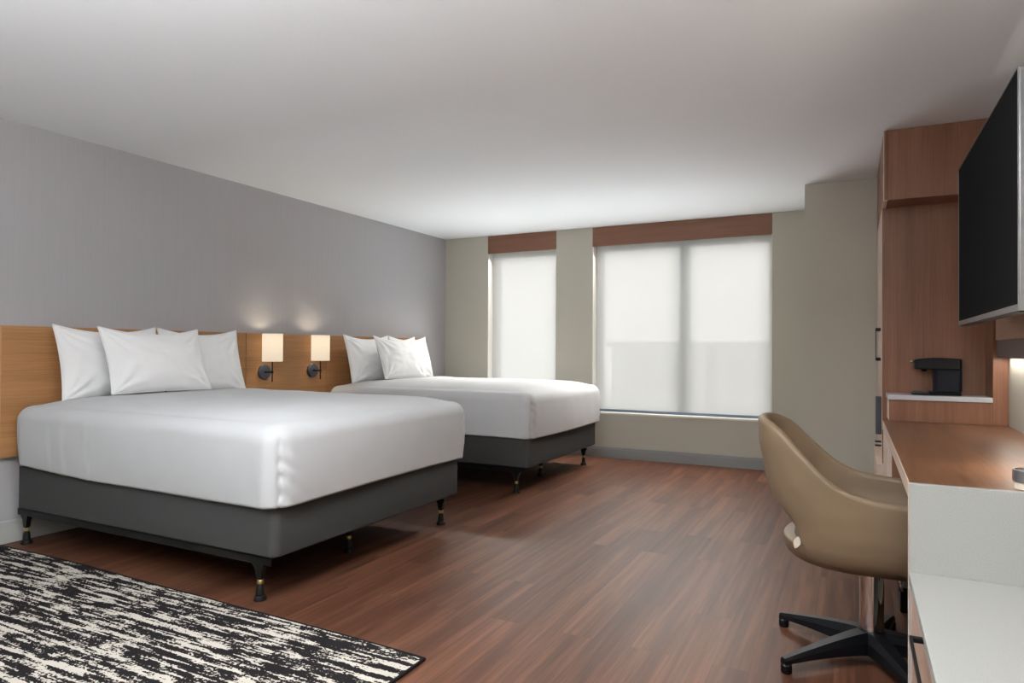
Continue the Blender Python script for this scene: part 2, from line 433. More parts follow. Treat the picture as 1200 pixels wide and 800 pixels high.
def make_coverlet(y0, label, seed, creases):
    """white bed cover: box top, rounded shoulders, straight drop, with hospital-corner folds"""
    ya, yb = y0-.028, y0+1.55+.055; xh, xf = -4.280, -2.222
    rc, rf = .100, .075; zb0, zt = .432, .792
    P = rrect(xh, xf, ya, yb, rc, 22, .02); N = len(P)
    S = [0]
    for i in range(1, N): S.append(S[-1]+(P[i][0]-P[i-1][0]).length)
    L1 = (xf-xh-2*rc); sc1 = L1+rc*pi/4*2*.55              # arc length near the near-foot corner
    L2 = L1+rc*pi/2+(yb-ya-2*rc); sc2 = L2+rc*pi/2*.45
    def fold(s, z, x):
        d = 0
        tz = min(1, max(0, (z-zb0)/(zt-zb0)))
        # flap edge at the foot corners
        for sc, sg in ((sc1, 1), (sc2, -1)):
            q = (s-sc)*sg
            if -.16 < q < .20:
                up_ = min(1, max(0, (.755-z)/.05))
                lift = .006*up_
                d += lift*(1/(1+exp(-(q+.11)*60)))*(1/(1+exp(q*320)))      # overlap, ends sharply
                d -= .009*exp(-((q-.004)/.005)**2)*up_
                if q > 0: d += up_*.0055*exp(-q/.05)*sin(z*85+q*60+noise.noise(Vector((z*6, seed, 0)))*3)
                d += .004*exp(-((q+.055)/.016)**2)*up_
        for cs, w, amp, zlo in creases:
            xx = cs+(zt-z)*.10+.03*max(0, z-.70)/.09
            d += amp*(exp(-((x-xx)/w)**2)-.8*exp(-((x-xx-w*1.6)/(w*.8))**2)) if s < L1 else 0
        d += .006*noise.noise(Vector((s*1.7, z*3.2, seed)))+.0022*noise.noise(Vector((s*7, z*7, seed+9)))
        d += .006*(1-tz)*sin(s*3.1+seed)
        return d
    rings = []
    zs = []
    K = 26
    for k in range(K+1):
        z = zb0+(zt-rf-zb0)*k/K; zs.append((0, z))
    for k in range(1, 13):
        a = pi/2*k/12; zs.append((rf-rf*cos(a), zt-rf+rf*sin(a)))
    def zbot(s, x):        # the hem rides up towards the pillows
        return .028*max(0, (-x-3.5)/.75)**1.3 + .005*sin(s*2.3+seed)
    # tuck-under lip
    rings.append([Vector((p.x-n.x*.03, p.y-n.y*.03, zb0+.012+zbot(S[i], p.x))) for i, (p, n) in enumerate(P)])
    for ins, z in zs:
        ring = []
        for i, (p, n) in enumerate(P):
            h = max(0., (z-zb0)/(zt-zb0)); dd = fold(S[i], z, p.x)*(1-.55*max(0, ins/rf))
            bulge = .012*sin(pi*min(1, h))
            zz = z+zbot(S[i], p.x)*(1-h)
            headdrop = 0
            ring.append(Vector((p.x+n.x*(dd+bulge-ins), p.y+n.y*(dd+bulge-ins), zz)))
        rings.append(ring)
    c = Vector(((xh+xf)/2, (ya+yb)/2))
    base = [(p.x-n.x*rf, p.y-n.y*rf) for p, n in P]
    F = 40
    for k in range(1, F):
        f = 1-k/F; ring = []
        for i, (bx, by) in enumerate(base):
            x = c.x+(bx-c.x)*f; y = c.y+(by-c.y)*f
            fx, fy = abs(x-c.x)/((xf-xh)/2-rf), abs(y-c.y)/((yb-ya)/2-rf)
            z = zt+.047*(1-fx**12)*(1-fy**8)
            w = min(1, k/4)
            z += w*(.006*noise.noise(Vector((x*2.2, y*2.2, seed)))+.002*noise.noise(Vector((x*8, y*8, seed))))
            if x < -3.72: z += w*.006*exp(-((x+3.86)/.07)**2)
            ring.append(Vector((x, y, z)))
        rings.append(ring)
    m = MB().rings(rings, cap0=False, cap1=True)
    o = m.build('bed_cover', M['linen'], origin=(c.x, c.y, zb0)); tag(o, label, 'bed cover', 'white bed covers')
    return o

BY = (2.150, 4.715)
make_bed(BY[0], 'nearest queen bed with charcoal upholstered base on black legs, beside the patterned rug')
make_bed(BY[1], 'queen bed farthest from the rug, charcoal base on black legs, by the windows')
make_coverlet(BY[0], 'smooth white bed cover tucked over the nearest bed beside the rug', 1.3, [(-3.585, .007, .006, 0), (-3.92, .011, .006, 0), (-3.80, .02, .003, 0)])
make_coverlet(BY[1], 'smooth white bed cover tucked over the far bed by the windows', 5.1, [(-3.45, .02, .003, 0)])

# ------------------------------------------------------------------ pillows
def pillow_mesh(w, h, t, seed, sag=.05):
    m = MB(); nu, nv = 64, 48
    def P(u, v, side):
        x = w/2*u*(1-.055*(1-v*v)); z = h/2*v*(1-.10*(1-u*u)) if v > 0 else h/2*v*(1-.03*(1-u*u))
        if v > 0: z += -sag*(1-u*u)*v*.5
        th = t/2*((max(0, 1-abs(u)**2.4))**.62)*((max(0, 1-abs(v)**2.4))**.62)
        th *= 1+.15*(-v)
        e = min(1, 6*(1-abs(u)))*min(1, 6*(1-abs(v)))
        wr = 0
        for cu, cv in ((-1, 1), (1, 1), (-1, -1), (1, -1)):
            du, dv = (u-cu)*w, (v-cv)*h; r = sqrt(du*du+dv*dv)+1e-4; a = math.atan2(dv, du)
            wr += .017*exp(-r/.24)*sin(a*13+seed*2.1+cu*3+cv+noise.noise(Vector((u*2, v*2, seed)))*2.5)
        wr += .014*noise.noise(Vector((u*1.7, v*1.5, seed+side)))+.004*noise.noise(Vector((u*5, v*5, seed+3)))
        y = side*(th+wr*e*(.4+.6*min(1, th/(t*.25))))
        return Vector((x, y, z))
    for side in (-1, 1):
        vs = [P(-1+2*i/nu, -1+2*j/nv, side) for j in range(nv+1) for i in range(nu+1)]
        m.add(vs, [(j*(nu+1)+i, j*(nu+1)+i+1, (j+1)*(nu+1)+i+1, (j+1)*(nu+1)+i) for j in range(nv) for i in range(nu)], True)
    return m
def seam_mesh(w, h):
    pts = []
    m = MB(); n = 40
    def E(u, v):
        x = w/2*u*(1-.055*(1-v*v)); z = h/2*v*(1-.10*(1-u*u)) if v > 0 else h/2*v*(1-.03*(1-u*u))
        if v > 0: z += -.05*(1-u*u)*v*.5
        return Vector((x, 0, z))
    loop = [E(-1+2*i/n, -1) for i in range(n)]+[E(1, -1+2*i/n) for i in range(n)]+[E(1-2*i/n, 1) for i in range(n)]+[E(-1, 1-2*i/n) for i in range(n)]+[E(-1, -1)]
    m.tube(loop, .0035, 6); return m
def pillow(yc, x, z, lean, w, h, t, seed, label, group, rz=0, ry=0):
    m = pillow_mesh(w, h, t, seed)
    o = m.build('pillow', M['pillow']); 
    bm = bmesh.new(); bm.from_mesh(o.data); bmesh.ops.remove_doubles(bm, verts=bm.verts, dist=.0002); bm.to_mesh(o.data); bm.free()
    s = seam_mesh(w, h).build('seam_piping', M['pillow']); s.parent = o
    # local x -> world y, local -y -> world +x (front), lean back about the width axis
    R = Matrix.Rotation(rz, 4, 'Z') @ Matrix.Rotation(pi/2, 4, 'Z') @ Matrix.Rotation(lean, 4, 'X') @ Matrix.Rotation(ry, 4, 'Y')
    o.matrix_world = Matrix.Translation((x, yc, z)) @ R
    tag(o, label, 'pillow', group); return o
G1 = 'pillows on the near bed'; G2 = 'pillows on the far bed'
R_ = math.radians
pillow(2.61, -4.135, 1.040, R_(-14), .65, .46, .17, 1.0, 'white pillow at the left, rug side, leaning on headboard of the near bed', G1, 0, R_(0))
pillow(3.275, -4.135, 1.040, R_(-14), .65, .46, .17, 2.0, 'white pillow at the right, sconce side, behind the front pillow of the near bed', G1, 0, R_(0))
pillow(2.775, -3.93, 1.053, R_(-20), .68, .425, .17, 3.2, 'white pillow propped in front of the other two on the near bed', G1, R_(0), R_(0))
pillow(5.13, -4.135, 1.040, R_(-14), .66, .46, .17, 4.0, 'white pillow nearest the sconces, leaning on headboard of the far bed', G2)
pillow(5.80, -4.135, 1.040, R_(-14), .66, .46, .17, 5.0, 'white pillow nearest the windows, behind the front pillow of the far bed', G2)
pillow(5.33, -3.93, 1.053, R_(-20), .66, .425, .17, 6.0, 'white pillow propped in front of the other two on the far bed', G2)

# ------------------------------------------------------------------ headboard and sconces
hb = empty('headboard', (-4.32, 4.2, .50)); tag(hb, 'long honey oak headboard panel on grey wall running behind both beds', 'headboard')
for a, c in ((2.078, 3.793), (3.797, 4.703), (4.707, 6.330)):
    MB().bbox(-4.347, -4.304, a, c, .497, 1.250, .0015, 2).build('panel', M['oak'], hb)
MB().box(-4.3475, -4.3035, 2.072, 2.0775, .496, 1.251).build('edge_band', M['oak_end'], hb)
def sconce(y, label):
    x = -4.3045; rx = -4.205
    e = empty('wall_sconce', (x, y, .935)); tag(e, label, 'wall lamp', 'bedside sconces between the beds')
    MB().lathe([(.062, 0), (.062, .018), (.058, .022)], (x, y, .935), 48, 'x').build('back_plate', M['gunmetal'], e, autosmooth=30)
    MB().lathe([(.010, .022), (.010, .03), (.0065, .032), (.0065, .1)], (x, y, .935), 16, 'x').lathe([(.010, -.011), (.010, .011)], (rx, y, .935), 16).build('arm', M['black_steel'], e, autosmooth=40)
    MB().lathe([(.0055, .858), (.0055, 1.075)], (rx, y, 0), 14).lathe([(.014, 1.075), (.014, 1.11)], (rx, y, 0), 14).build('stem', M['black_steel'], e, autosmooth=40)
    sh = MB(); n = 48; R1 = .080
    sh.rings([[Vector((rx+r*cos(2*pi*k/n), y+r*sin(2*pi*k/n), z)) for k in range(n)] for r, z in ((R1, 1.022), (R1, 1.06), (R1, 1.12), (R1, 1.18), (R1, 1.247), (R1-.002, 1.247), (R1-.002, 1.022))], False, False)
    o = sh.build('lamp_shade', M['lampshade'], e, autosmooth=40)
    sp = MB()
    for k in range(3):
        a = 2*pi*k/3; sp.tube([(rx, y, 1.08), (rx+(R1-.003)*cos(a), y+(R1-.003)*sin(a), 1.08)], .0015, 6)
    sp.build('spider', M['black_steel'], e)
    MB().lathe([(.010, 1.111), (.022, 1.13), (.027, 1.15), (.020, 1.172), (.006, 1.182)], (rx, y, 0), 20).build('bulb', M['lampshade'], e)
    for dz, en in ((1.185, .6), (1.10, .75)):
        L = bpy.data.lights.new('sconce_light', 'POINT'); L.energy = en*SCONCE; L.color = (1, .80, .58); L.shadow_soft_size = .025
        lo = bpy.data.objects.new('sconce_light', L); COL.objects.link(lo); lo.parent = e; lo.location = (rx-x, 0, dz-.935)
SCONCE = 3.2
sconce(3.975, 'lit cream drum shade sconce on dark round plate, nearer the near bed')
sconce(4.525, 'lit cream drum shade sconce on dark round plate, nearer the far bed')

# ------------------------------------------------------------------ rug
e = empty('area_rug', (-2.85, .6, 0)); tag(e, 'black and cream streaked area rug with black binding on floor before near bed', 'rug')
x0, x1, y0, y1 = -4.30, -1.385, -.35, 2.025
m = MB(); nx, ny = 80, 60
def rx(i, j): return x0+(x1-x0)*i/nx
def rug_y(i, j):
    x = rx(i, j); return y0+(y1+.055*max(0, min(1, (x1-x)/1.2))+.010*sin(x*3.0)-y0)*j/ny
b0 = .014
top = [Vector((rx(i, j), rug_y(i, j), .0095+.0006*noise.noise(Vector((i*.5, j*.5, 0))))) for j in range(ny+1) for i in range(nx+1)]
m.add(top, [(j*(nx+1)+i, j*(nx+1)+i+1, (j+1)*(nx+1)+i+1, (j+1)*(nx+1)+i) for j in range(ny) for i in range(nx)], True)
m.build('pile', M['rug'], e)
loop = [Vector((rx(i, 0), rug_y(i, 0), .0062)) for i in range(nx+1)]+[Vector((rx(nx, j), rug_y(nx, j), .0062)) for j in range(1, ny+1)]
loop += [Vector((rx(i, ny), rug_y(i, ny), .0062)) for i in range(nx-1, -1, -1)]+[Vector((rx(0, j), rug_y(0, j), .0062)) for j in range(ny-1, -1, -1)]
MB().tube(loop, .0061, 8).build('binding', M['rug_edge'], e)

# ------------------------------------------------------------------ wardrobe with coffee niche (right)
XF = .156; YN = 4.537; YBP = 4.775
w = empty('wardrobe', (.46, 5.1, 0)); tag(w, 'full-height walnut wardrobe with overhead box and open coffee niche by pillar', 'wardrobe')
c = MB()
c.box(XF+.020, XR-.002, YBP, 5.742, .0, 2.022)                    # tall carcass
c.box(XF+.020, XR-.002, YN+.004, 5.742, 2.023, H-.003)            # overhead box
c.box(.688, XR-.002, YN, YBP-.001, .7215, 2.022)                  # side panel at the wall
c.build('carcass', M['walnut'], w)
MB().box(XF+.022, XR-.003, YN, YN+.0035, 2.0235, H-.0035).build('side_panel', M['walnut'], w)
MB().bbox(XF, XF+.019, YN, 5.735, 2.024, H-.004, .001, 1).build('upper_door', M['edge_wood'] if False else M['walnut'], w)
MB().box(XF-.0006, XF+.0030, YN-.0012, YN-.0002, 2.018, H-.005).box(XF-.001, XF+.02, YN, 5.735, 2.0185, 2.0235).build('edge_band', M['edge_wood_y'], w)
d = MB().bbox(XF, XF+.019, YBP+.001, 5.735, .432, 2.016, .001, 1).build('door', M['edge_wood'], w)
MB().box(XF+.0005, XF+.0195, YBP-.0008, YBP+.0008, .432, 2.016).build('door_edge', M['walnut'], w, parent=d)
def pull(yc, z0, z1, mat, nm='handle'):
    h = MB().bbox(XF-.030, XF-.0002, yc-.008, yc+.008, z0-.008, z0+.014, .0015, 2).bbox(XF-.030, XF-.0002, yc-.008, yc+.008, z1-.014, z1+.008, .0015, 2)
    h.bbox(XF-.031, XF-.026, yc-.005, yc+.005, z0, z1, .002, 2); return h
pull(5.02, 1.075, 1.275, M['black_steel']).build('handle', M['black_steel'], w, parent=d)
MB().bbox(XF-.033, XF-.0002, 4.885, 4.905, .600, .842, .003, 2).build('handle', M['grey_plastic'], w, parent=d)
MB().bbox(XF-.036, XF-.0002, 4.88, 4.91, .549, .559, .002, 2).bbox(XF-.036, XF-.0002, 4.88, 4.91, .524, .534, .002, 2).build('latch', M['black_steel'], w, parent=d)
dr = MB().bbox(XF-.028, XF+.019, YBP+.001, 5.735, .06, .426, .001, 1).build('drawer', M['edge_wood'], w)
# niche: counter + base riser
MB().bbox(.176, .687, YN-.008, YBP-.001, .846, .874, .002, 2).build('counter', M['counter'], w)
MB().box(.184, .6875, YN+.004, YBP-.001, .7215, .845).build('riser_box', M['walnut'], w)
MB().box(.1825, .1838, YN+.003, YBP-.001, .7215, .845).build('riser_edge', M['edge_wood'], w)

# coffee maker
k = empty('coffee_maker', (.43, 4.655, .8745)); tag(k, 'slim blue-black pod coffee maker on the grey counter of the walnut niche', 'coffee maker')
yc = 4.655
def slab(x0, x1, z0, z1, hw, r=.02, zf=None):
    """rounded in plan, extruded in z"""
    P = rrect(x0, x1, yc-hw, yc+hw, r, 8, .05)
    b = .004
    return [[Vector((p.x-n.x*i, p.y-n.y*i, z)) for p, n in P] for i, z in ((b, z0), (0, z0+b), (0, z1-b), (b, z1))]
MB().rings(slab(.415, .556, .8955, 1.0255, .055, .03)).build('body', M['navy_plastic'], k, autosmooth=35)
hd = slab(.318, .556, 1.026, 1.086, .057, .028)
for ring in hd[2:]:
    for p in ring: p.z += .006*sin(pi*min(1, max(0, (p.x-.318)/.238)))-.004*max(0, (.36-p.x)/.04)
MB().rings(hd).build('brew_head', M['black_plastic'], k, autosmooth=35)
MB().rings(slab(.302, .556, .8747, .8835, .055, .028)).rings(slab(.39, .552, .8835, .8955, .053, .02)).build('base', M['black_plastic'], k, autosmooth=35)
MB().lathe([(.036, .8836), (.040, .886), (.040, .893), (.034, .896)], (.347, yc, 0), 32).build('drip_tray', M['grey_plastic'], k, autosmooth=35)
MB().bbox(.296, .317, yc-.022, yc+.022, 1.062, 1.077, .006, 3).build('lid_handle', M['chrome'], k)
MB().lathe([(.018, 1.0255), (.012, 1.012)], (.37, yc, 0), 24).build('spout', M['black_plastic'], k, autosmooth=35)

# ------------------------------------------------------------------ desk
d = empty('desk', (.45, 3.45, 0)); tag(d, 'built-in walnut writing desk with white quartz end panel along the right wall', 'desk')
YE = 2.40
MB().bbox(.1545, XR-.002, YE+.0255, YN-.001, .672, .7205, .0015, 2).build('top', M['walnut_top'], d)
MB().box(.151, .1543, YE+.0255, YN-.001, .672, .7203).build('edge_band', M['edge_wood_y'], d)
MB().bbox(.151, XR-.002, YE, YE+.025, 0, .7212, .0015, 2).build('end_panel', M['quartz'], d)
MB().box(.1495, .1508, YE, YE+.025, 0, .7208).build('end_panel_edge', M['edge_wood'], d)
MB().box(.174, XR-.003, 3.96, YN-.002, .0, .6715).build('pedestal', M['walnut'], d)
pd = MB().box(.154, .1735, 3.962, YN-.004, .06, .670).build('pedestal_door', M['edge_wood'], d)

# low bench / dresser in front
g = empty('low_dresser', (.45, 1.8, 0)); tag(g, 'low dresser with wide white quartz top and drawers at the near end of the desk', 'dresser')
MB().bbox(.150, XR-.002, 1.16, YE-.001, .425, .450, .0015, 2).build('top', M['quartz'], g)
MB().box(.176, XR-.003, 1.17, YE-.002, .02, .4245).build('body', M['edge_wood'], g)
for z0, z1 in ((.225, .419), (.03, .220)):
    for a, c2 in ((1.175, 1.779), (1.783, YE-.022)):
        dd = MB().bbox(.156, .1755, a, c2, z0, z1, .0012, 1).build('drawer', M['panel_wood'], g)
        if c2 > 2:
            ya, yb = 1.69, 1.965
        else: ya, yb = 1.34, 1.61
        zz = z1-.013 if z0 > .2 else z1-.02
        hh = MB()
        for q in (ya, yb): hh.bbox(.128, .1558, q-.008, q+.008, zz-.006, zz+.006, .001, 1)
        hh.bbox(.124, .131, ya-.008, yb+.008, zz-.006, zz+.006, .001, 1)
        hh.build('handle', M['black_plastic'], g, parent=dd)
MB().box(.156, .175, YE-.021, YE-.002, .0, .4245).build('stile', M['edge_wood'], g)

# canister on desk
q = empty('metal_canister', (.468, 2.475, .7213)); tag(q, 'small round brushed metal canister with black top on near end of desk', 'canister')
MB().lathe([(.040, .7215), (.040, .741)], (.468, 2.475, 0), 48).build('base', M['cream'], q, autosmooth=35)  # cream band under the body is a light reflection put into colour
MB().lathe([(.044, .742), (.0455, .744), (.0455, .776), (.044, .778), (.040, .778), (.040, .774)], (.468, 2.475, 0), 48).build('body', M['silver'], q, autosmooth=35)
MB().lathe([(.0395, .7745), (.0395, .7765), (.03, .7775)], (.468, 2.475, 0), 48).build('lid', M['black_plastic'], q, autosmooth=35)

# slim desk lamp added out of view to brighten the right wall
dl = empty('desk_lamp', (.60, 2.80, .7206)); tag(dl, 'slim desk lamp with cream drum shade against the right wall beside the metal canister', 'lamp')
MB().lathe([(.07, .7207), (.07, .731), (.012, .736), (.007, .74), (.007, 1.02)], (.60, 2.80, 0), 32).build('stand', M['black_steel'], dl, autosmooth=35)
MB().lathe([(.085, .96), (.085, 1.14), (.083, 1.14), (.083, .96)], (.60, 2.80, 0), 40, cap=False).build('lamp_shade', M['lampshade'], dl, autosmooth=40)
L = bpy.data.lights.new('desk_lamp_light', 'POINT'); L.energy = 9; L.color = (1, .9, .78); L.shadow_soft_size = .04
lo = bpy.data.objects.new('desk_lamp_light', L); COL.objects.link(lo); lo.parent = dl; lo.location = (0, 0, 1.05-.7206)

# low black box below desk
MBb = MB().bbox(.178, .44, 3.36, 3.62, .0, .108, .006, 3)
tag(MBb.build('storage_box', M['black_plastic'], origin=(.31, 3.49, 0)), 'low black box on the floor under the desk behind the chair base', 'box')

# ------------------------------------------------------------------ wall panel + tv
p = empty('wall_panel', (.74, 3.4, 1.1)); tag(p, 'pale wood panel with grey metal channel fixed to the right wall behind television', 'wall panel')
MB().bbox(.700, XR-.001, 2.35, YN-.003, 1.194, 2.05, .0015, 2).build('board', M['panel_wood'], p)
MB().bbox(.706, XR-.001, 2.35, YN-.003, 1.100, 1.193, .001, 2).build('channel', M['steel_grey'], p)

L = bpy.data.lights.new('channel_light', 'AREA'); L.shape = 'RECTANGLE'; L.size = .03; L.size_y = 2.1; L.energy = 3.4; L.color = (1, .93, .84)  # added strip lamp under the channel to brighten wall and desk
lo = bpy.data.objects.new('channel_light', L); COL.objects.link(lo); lo.parent = p; lo.location = (-.01, .04, -.004)
t = empty('television', (.53, 3.54, 1.27)); tag(t, 'large black flat screen television on the right wall above the desk', 'television')
ty0, ty1, tz0, tz1, tx = 2.812, 4.272, 1.270, 2.100, .500
MB().bbox(tx+.0005, tx+.040, ty0, ty1, tz0, tz1, .003, 2).build('housing', M['silver'], t)
MB().box(tx-.001, tx+.0003, ty0+.006, ty1-.006, tz0+.022, tz1-.005).build('screen', M['screen'], t)
bz = MB(); bz.box(tx-.0035, tx, ty0, ty1, tz0, tz0+.021)
bz.box(tx-.0035, tx, ty0, ty0+.0055, tz0+.021, tz1); bz.box(tx-.0035, tx, ty1-.0055, ty1, tz0+.021, tz1); bz.box(tx-.0035, tx, ty0+.0055, ty1-.0055, tz1-.0045, tz1)
bz.build('bezel', M['silver'], t)
MB().rings([[Vector((x, y, z)) for y, z in ((ty0+a, tz0+b), (ty1-a, tz0+b), (ty1-a, tz1-b*3), (ty0+a, tz1-b*3))] for x, a, b in ((tx+.0402, .03, .002), (tx+.075, .06, .008), (tx+.095, .14, .06))], smooth=False).build('rear_cover', M['black_plastic'], t)
MB().box(tx+.004, tx+.039, ty0+.02, ty1-.02, tz0-.006, tz0-.0003).build('lower_vent', M['black_plastic'], t)
MB().box(tx+.0955, .699, 3.36, 3.70, 1.50, 1.80).build('wall_mount', M['black_steel'], t)
MB().bbox(tx+.006, tx+.014, 3.535, 3.55, tz0-.011, tz0-.0062, .001, 1).build('sensor', M['chrome'], t)

# ------------------------------------------------------------------ swivel chair
def interp(x, tab):
    if x <= tab[0][0]: return tab[0][1]
    for (a, fa), (b_, fb) in zip(tab, tab[1:]):
        if x <= b_:
            u = (x-a)/(b_-a); u = u*u*(3-2*u)*.5+u*.5; return fa+(fb-fa)*u
    return tab[-1][1]
CX, CY = .07, 2.79
ch = empty('swivel_chair', (CX, CY, 0)); tag(ch, 'taupe leather bucket chair on black five-star swivel base pulled up to desk', 'chair')
XFRONT = .30; XC = .02
TOPZ = [(-.36, .890), (-.30, .882), (-.25, .862), (-.20, .815), (-.15, .750), (-.10, .697), (-.04, .658), (.03, .638), (.12, .630), (.22, .622), (.30, .612)]
BOTZ = [(-.40, .605), (-.27, .600), (-.245, .588), (-.222, .568), (-.200, .538), (-.182, .495), (-.166, .435), (-.155, .38), (-.14, .352), (0, .348), (.3, .352)]
def smooth_tab(x, tab, h=.022):
    return sum(interp(x+h*k, tab)*w_ for k, w_ in ((-2, .1), (-1, .2), (0, .4), (1, .2), (2, .1)))
def RX(z): return smooth_tab(z, [(.335, .11), (.35, .18), (.37, .235), (.40, .258), (.44, .262), (.50, .272), (.57, .300), (.68, .328), (.80, .350), (.9, .352)], .008)
def RY(z): return smooth_tab(z, [(.335, .10), (.35, .165), (.37, .215), (.40, .245), (.44, .265), (.50, .282), (.58, .294), (.68, .300), (.9, .300)], .008)
def plan(s, z):
    """s in [-1,1]: near arm front -> back -> far arm front. returns x,y,nx,ny"""
    rx_, ry_ = RX(z), RY(z); n = 2.35
    As = .38   # share of the path given to each arm
    if abs(s) > 1-As:
        u = (abs(s)-(1-As))/As; x = XC+(XFRONT-XC)*u; y = ry_*(1-.06*u*u)
        return x, (CY-y if s < 0 else CY+y), 0, (-1 if s < 0 else 1)
    a = s/(1-As)*pi/2
    ca, sa = cos(a), sin(a)
    x = XC-rx_*abs(ca)**(2/n); y = CY+ry_*(abs(sa)**(2/n))*(1 if sa > 0 else -1)
    nx = -abs(ca)**(2-2/n)/rx_; ny = abs(sa)**(2-2/n)/ry_*(1 if sa > 0 else -1)
    l = sqrt(nx*nx+ny*ny) or 1; return x, y, nx/l, ny/l
def shell():
    m = MB(); rings = []; NS = 260
    for i in range(NS+1):
        s = -1+2*i/NS
        x5 = plan(s, .5)[0]; x7 = plan(s, .75)[0]
        zb = smooth_tab(x5, BOTZ, .006); zt = smooth_tab(x7, TOPZ, .036)
        endf = min(1, (1-abs(s))/.035); endf = sqrt(max(0, 1-(1-endf)**2))
        th = (.034)*(.25+.75*endf)
        zt -= .02*(1-endf); 
        zt -= .05*max(0, (abs(s)-.95)/.05)**2.2
        prof = []; r = th/2
        K = 20
        zlow, zhigh = zb+r, zt-r
        for k in range(K+1):                      # outer, bottom -> top
            z = zlow+(zhigh-zlow)*k/K; prof.append((0, z))
        for k in range(1, 8):
            a = pi*k/8; prof.append((r-r*cos(a), zhigh+r*sin(a)))
        for k in range(K+1):
            z = zhigh+(zlow-zhigh)*k/K; prof.append((th, z))
        for k in range(1, 8):
            a = pi*k/8; prof.append((r+r*cos(a), zlow-r*sin(a)))
        ring = []
        for ins, z in prof:
            x, y, nx, ny = plan(s, z); ring.append(Vector((x-nx*ins, y-ny*ins, z)))
        rings.append(ring)
    m.rings(rings); return m
shell().build('shell', M['leather'], ch, autosmooth=60)
# seat pan + cushion
def seat_ring(z, x0, x1, hw, n=3.2, N=64):
    cx = (x0+x1)/2; a = (x1-x0)/2; out = []
    for k in range(N):
        t_ = 2*pi*k/N; c_, s_ = cos(t_), sin(t_)
        out.append(Vector((cx+a*abs(c_)**(2/n)*(1 if c_ > 0 else -1), CY+hw*abs(s_)**(2/n)*(1 if s_ > 0 else -1), z)))
    return out
NB = 120
def bowl_ring(z, ins):
    ring = []
    for i in range(NB+1):
        x, y, nx, ny = plan(-1+2*i/NB, z); ring.append(Vector((x-nx*ins, y-ny*ins, z)))
    return ring
bw = MB(); rg = [bowl_ring(.338, .06)]+[bowl_ring(z, .0025) for z in (.340, .346, .354, .364, .376, .390, .405, .418, .428, .436, .440)]
rg += [bowl_ring(.444, .006), bowl_ring(.446, .014)]
bw.rings(rg); bw.build('seat_pan', M['leather'], ch, autosmooth=60)
cush = [(.4465, -.195, .285, .225), (.455, -.200, .292, .228), (.468, -.195, .292, .225), (.480, -.175, .282, .213), (.488, -.14, .25, .18), (.491, -.06, .18, .12)]
MB().rings([seat_ring(*q) for q in cush]).build('seat_cushion', M['leather'], ch, autosmooth=60)
# small cream leaf-shaped piece at the rear corner of the seat
lf = MB(); n = 24
for sgn in (1,):
    rings = []
    for off in (.0, .0025):
        ring = []
        for k in range(n):
            a = 2*pi*k/n; u = cos(a)*(1-sin(a)**2*.0); v = sin(a)
            s0 = -.30+.030*u*(1-abs(v))**.3*(1 if abs(v) < 1 else 0)-.022*v; z0 = .446+.026*v
            x, y, nx, ny = plan(s0, z0); ring.append(Vector((x+nx*off, y+ny*off, z0)))
        rings.append(ring)
    lf.rings(rings, smooth=False)
lf.build('trim_piece', M['cream'], ch)
# column, collar, lever
MB().lathe([(.040, .118), (.040, .325)], (CX-.012, CY, 0), 40).build('column', M['chrome'], ch, autosmooth=35)
MB().lathe([(.0405, .3255), (.0405, .331), (.016, .332), (.016, .345)], (CX-.012, CY, 0), 40).build('collar', M['black_plastic'], ch, autosmooth=35)
MB().tube([(CX+.06, CY-.02, .345), (CX+.075, CY-.05, .335), (CX+.078, CY-.055, .285)], [.006, .006, .008], 10).build('lever', M['chrome'], ch)
# star base
MB().lathe([(.030, .030), (.050, .040), (.055, .070), (.052, .100), (.044, .117)], (CX-.012, CY, 0), 40).build('hub', M['black_plastic'], ch, autosmooth=35)
for k in range(5):
    a = R_(150+72*k); dx = Vector((cos(a), sin(a), 0)); sd = Vector((-sin(a), cos(a), 0)); c0 = Vector((CX-.012, CY, 0)); rs = []
    for i in range(15):
        u = i/14; r = .04+(.335)*u
        zt = .115-.062*u**1.25; hb_ = .055*(1-u)**1.2+.022; wd = .024*(1-u)+.014
        zb = zt-hb_
        P = [(-wd, zb), (wd, zb), (wd, zb+(zt-zb)*.6), (wd*.62, zt), (-wd*.62, zt), (-wd, zb+(zt-zb)*.6)]
        rs.append([c0+dx*r+sd*p_+Vector((0, 0, z_)) for p_, z_ in P])
    l = MB().rings(rs, smooth=False).build('leg', M['black_plastic'], ch)
    tip = c0+dx*.362
    MB().lathe([(.017, .0), (.019, .004), (.019, .028), (.015, .033)], (tip.x, tip.y, 0), 20).build('glide', M['black_plastic'], ch, parent=l, autosmooth=35)

# ------------------------------------------------------------------ ceiling light and uplighter added out of view to brighten the room
def added_ceiling_lamp(x, y, sx, sy, power, label, spread=180):
    e = empty('ceiling_light', (x, y, H)); tag(e, label, 'ceiling light', 'flush ceiling lights')
    f = MB()
    f.box(x-sx/2-.03, x+sx/2+.03, y-sy/2-.03, y-sy/2, H-.05, H-.002); f.box(x-sx/2-.03, x+sx/2+.03, y+sy/2, y+sy/2+.03, H-.05, H-.002)
    f.box(x-sx/2-.03, x-sx/2, y-sy/2, y+sy/2, H-.05, H-.002); f.box(x+sx/2, x+sx/2+.03, y-sy/2, y+sy/2, H-.05, H-.002)
    f.build('frame', M['silver'], e)
    L = bpy.data.lights.new('ceiling_light_lamp', 'AREA'); L.shape = 'RECTANGLE'; L.size = sx; L.size_y = sy; L.energy = power; L.color = (.94, .965, 1); L.spread = R_(spread)
    o = bpy.data.objects.new('ceiling_light_lamp', L); COL.objects.link(o); o.parent = e; o.location = (0, 0, -.055)
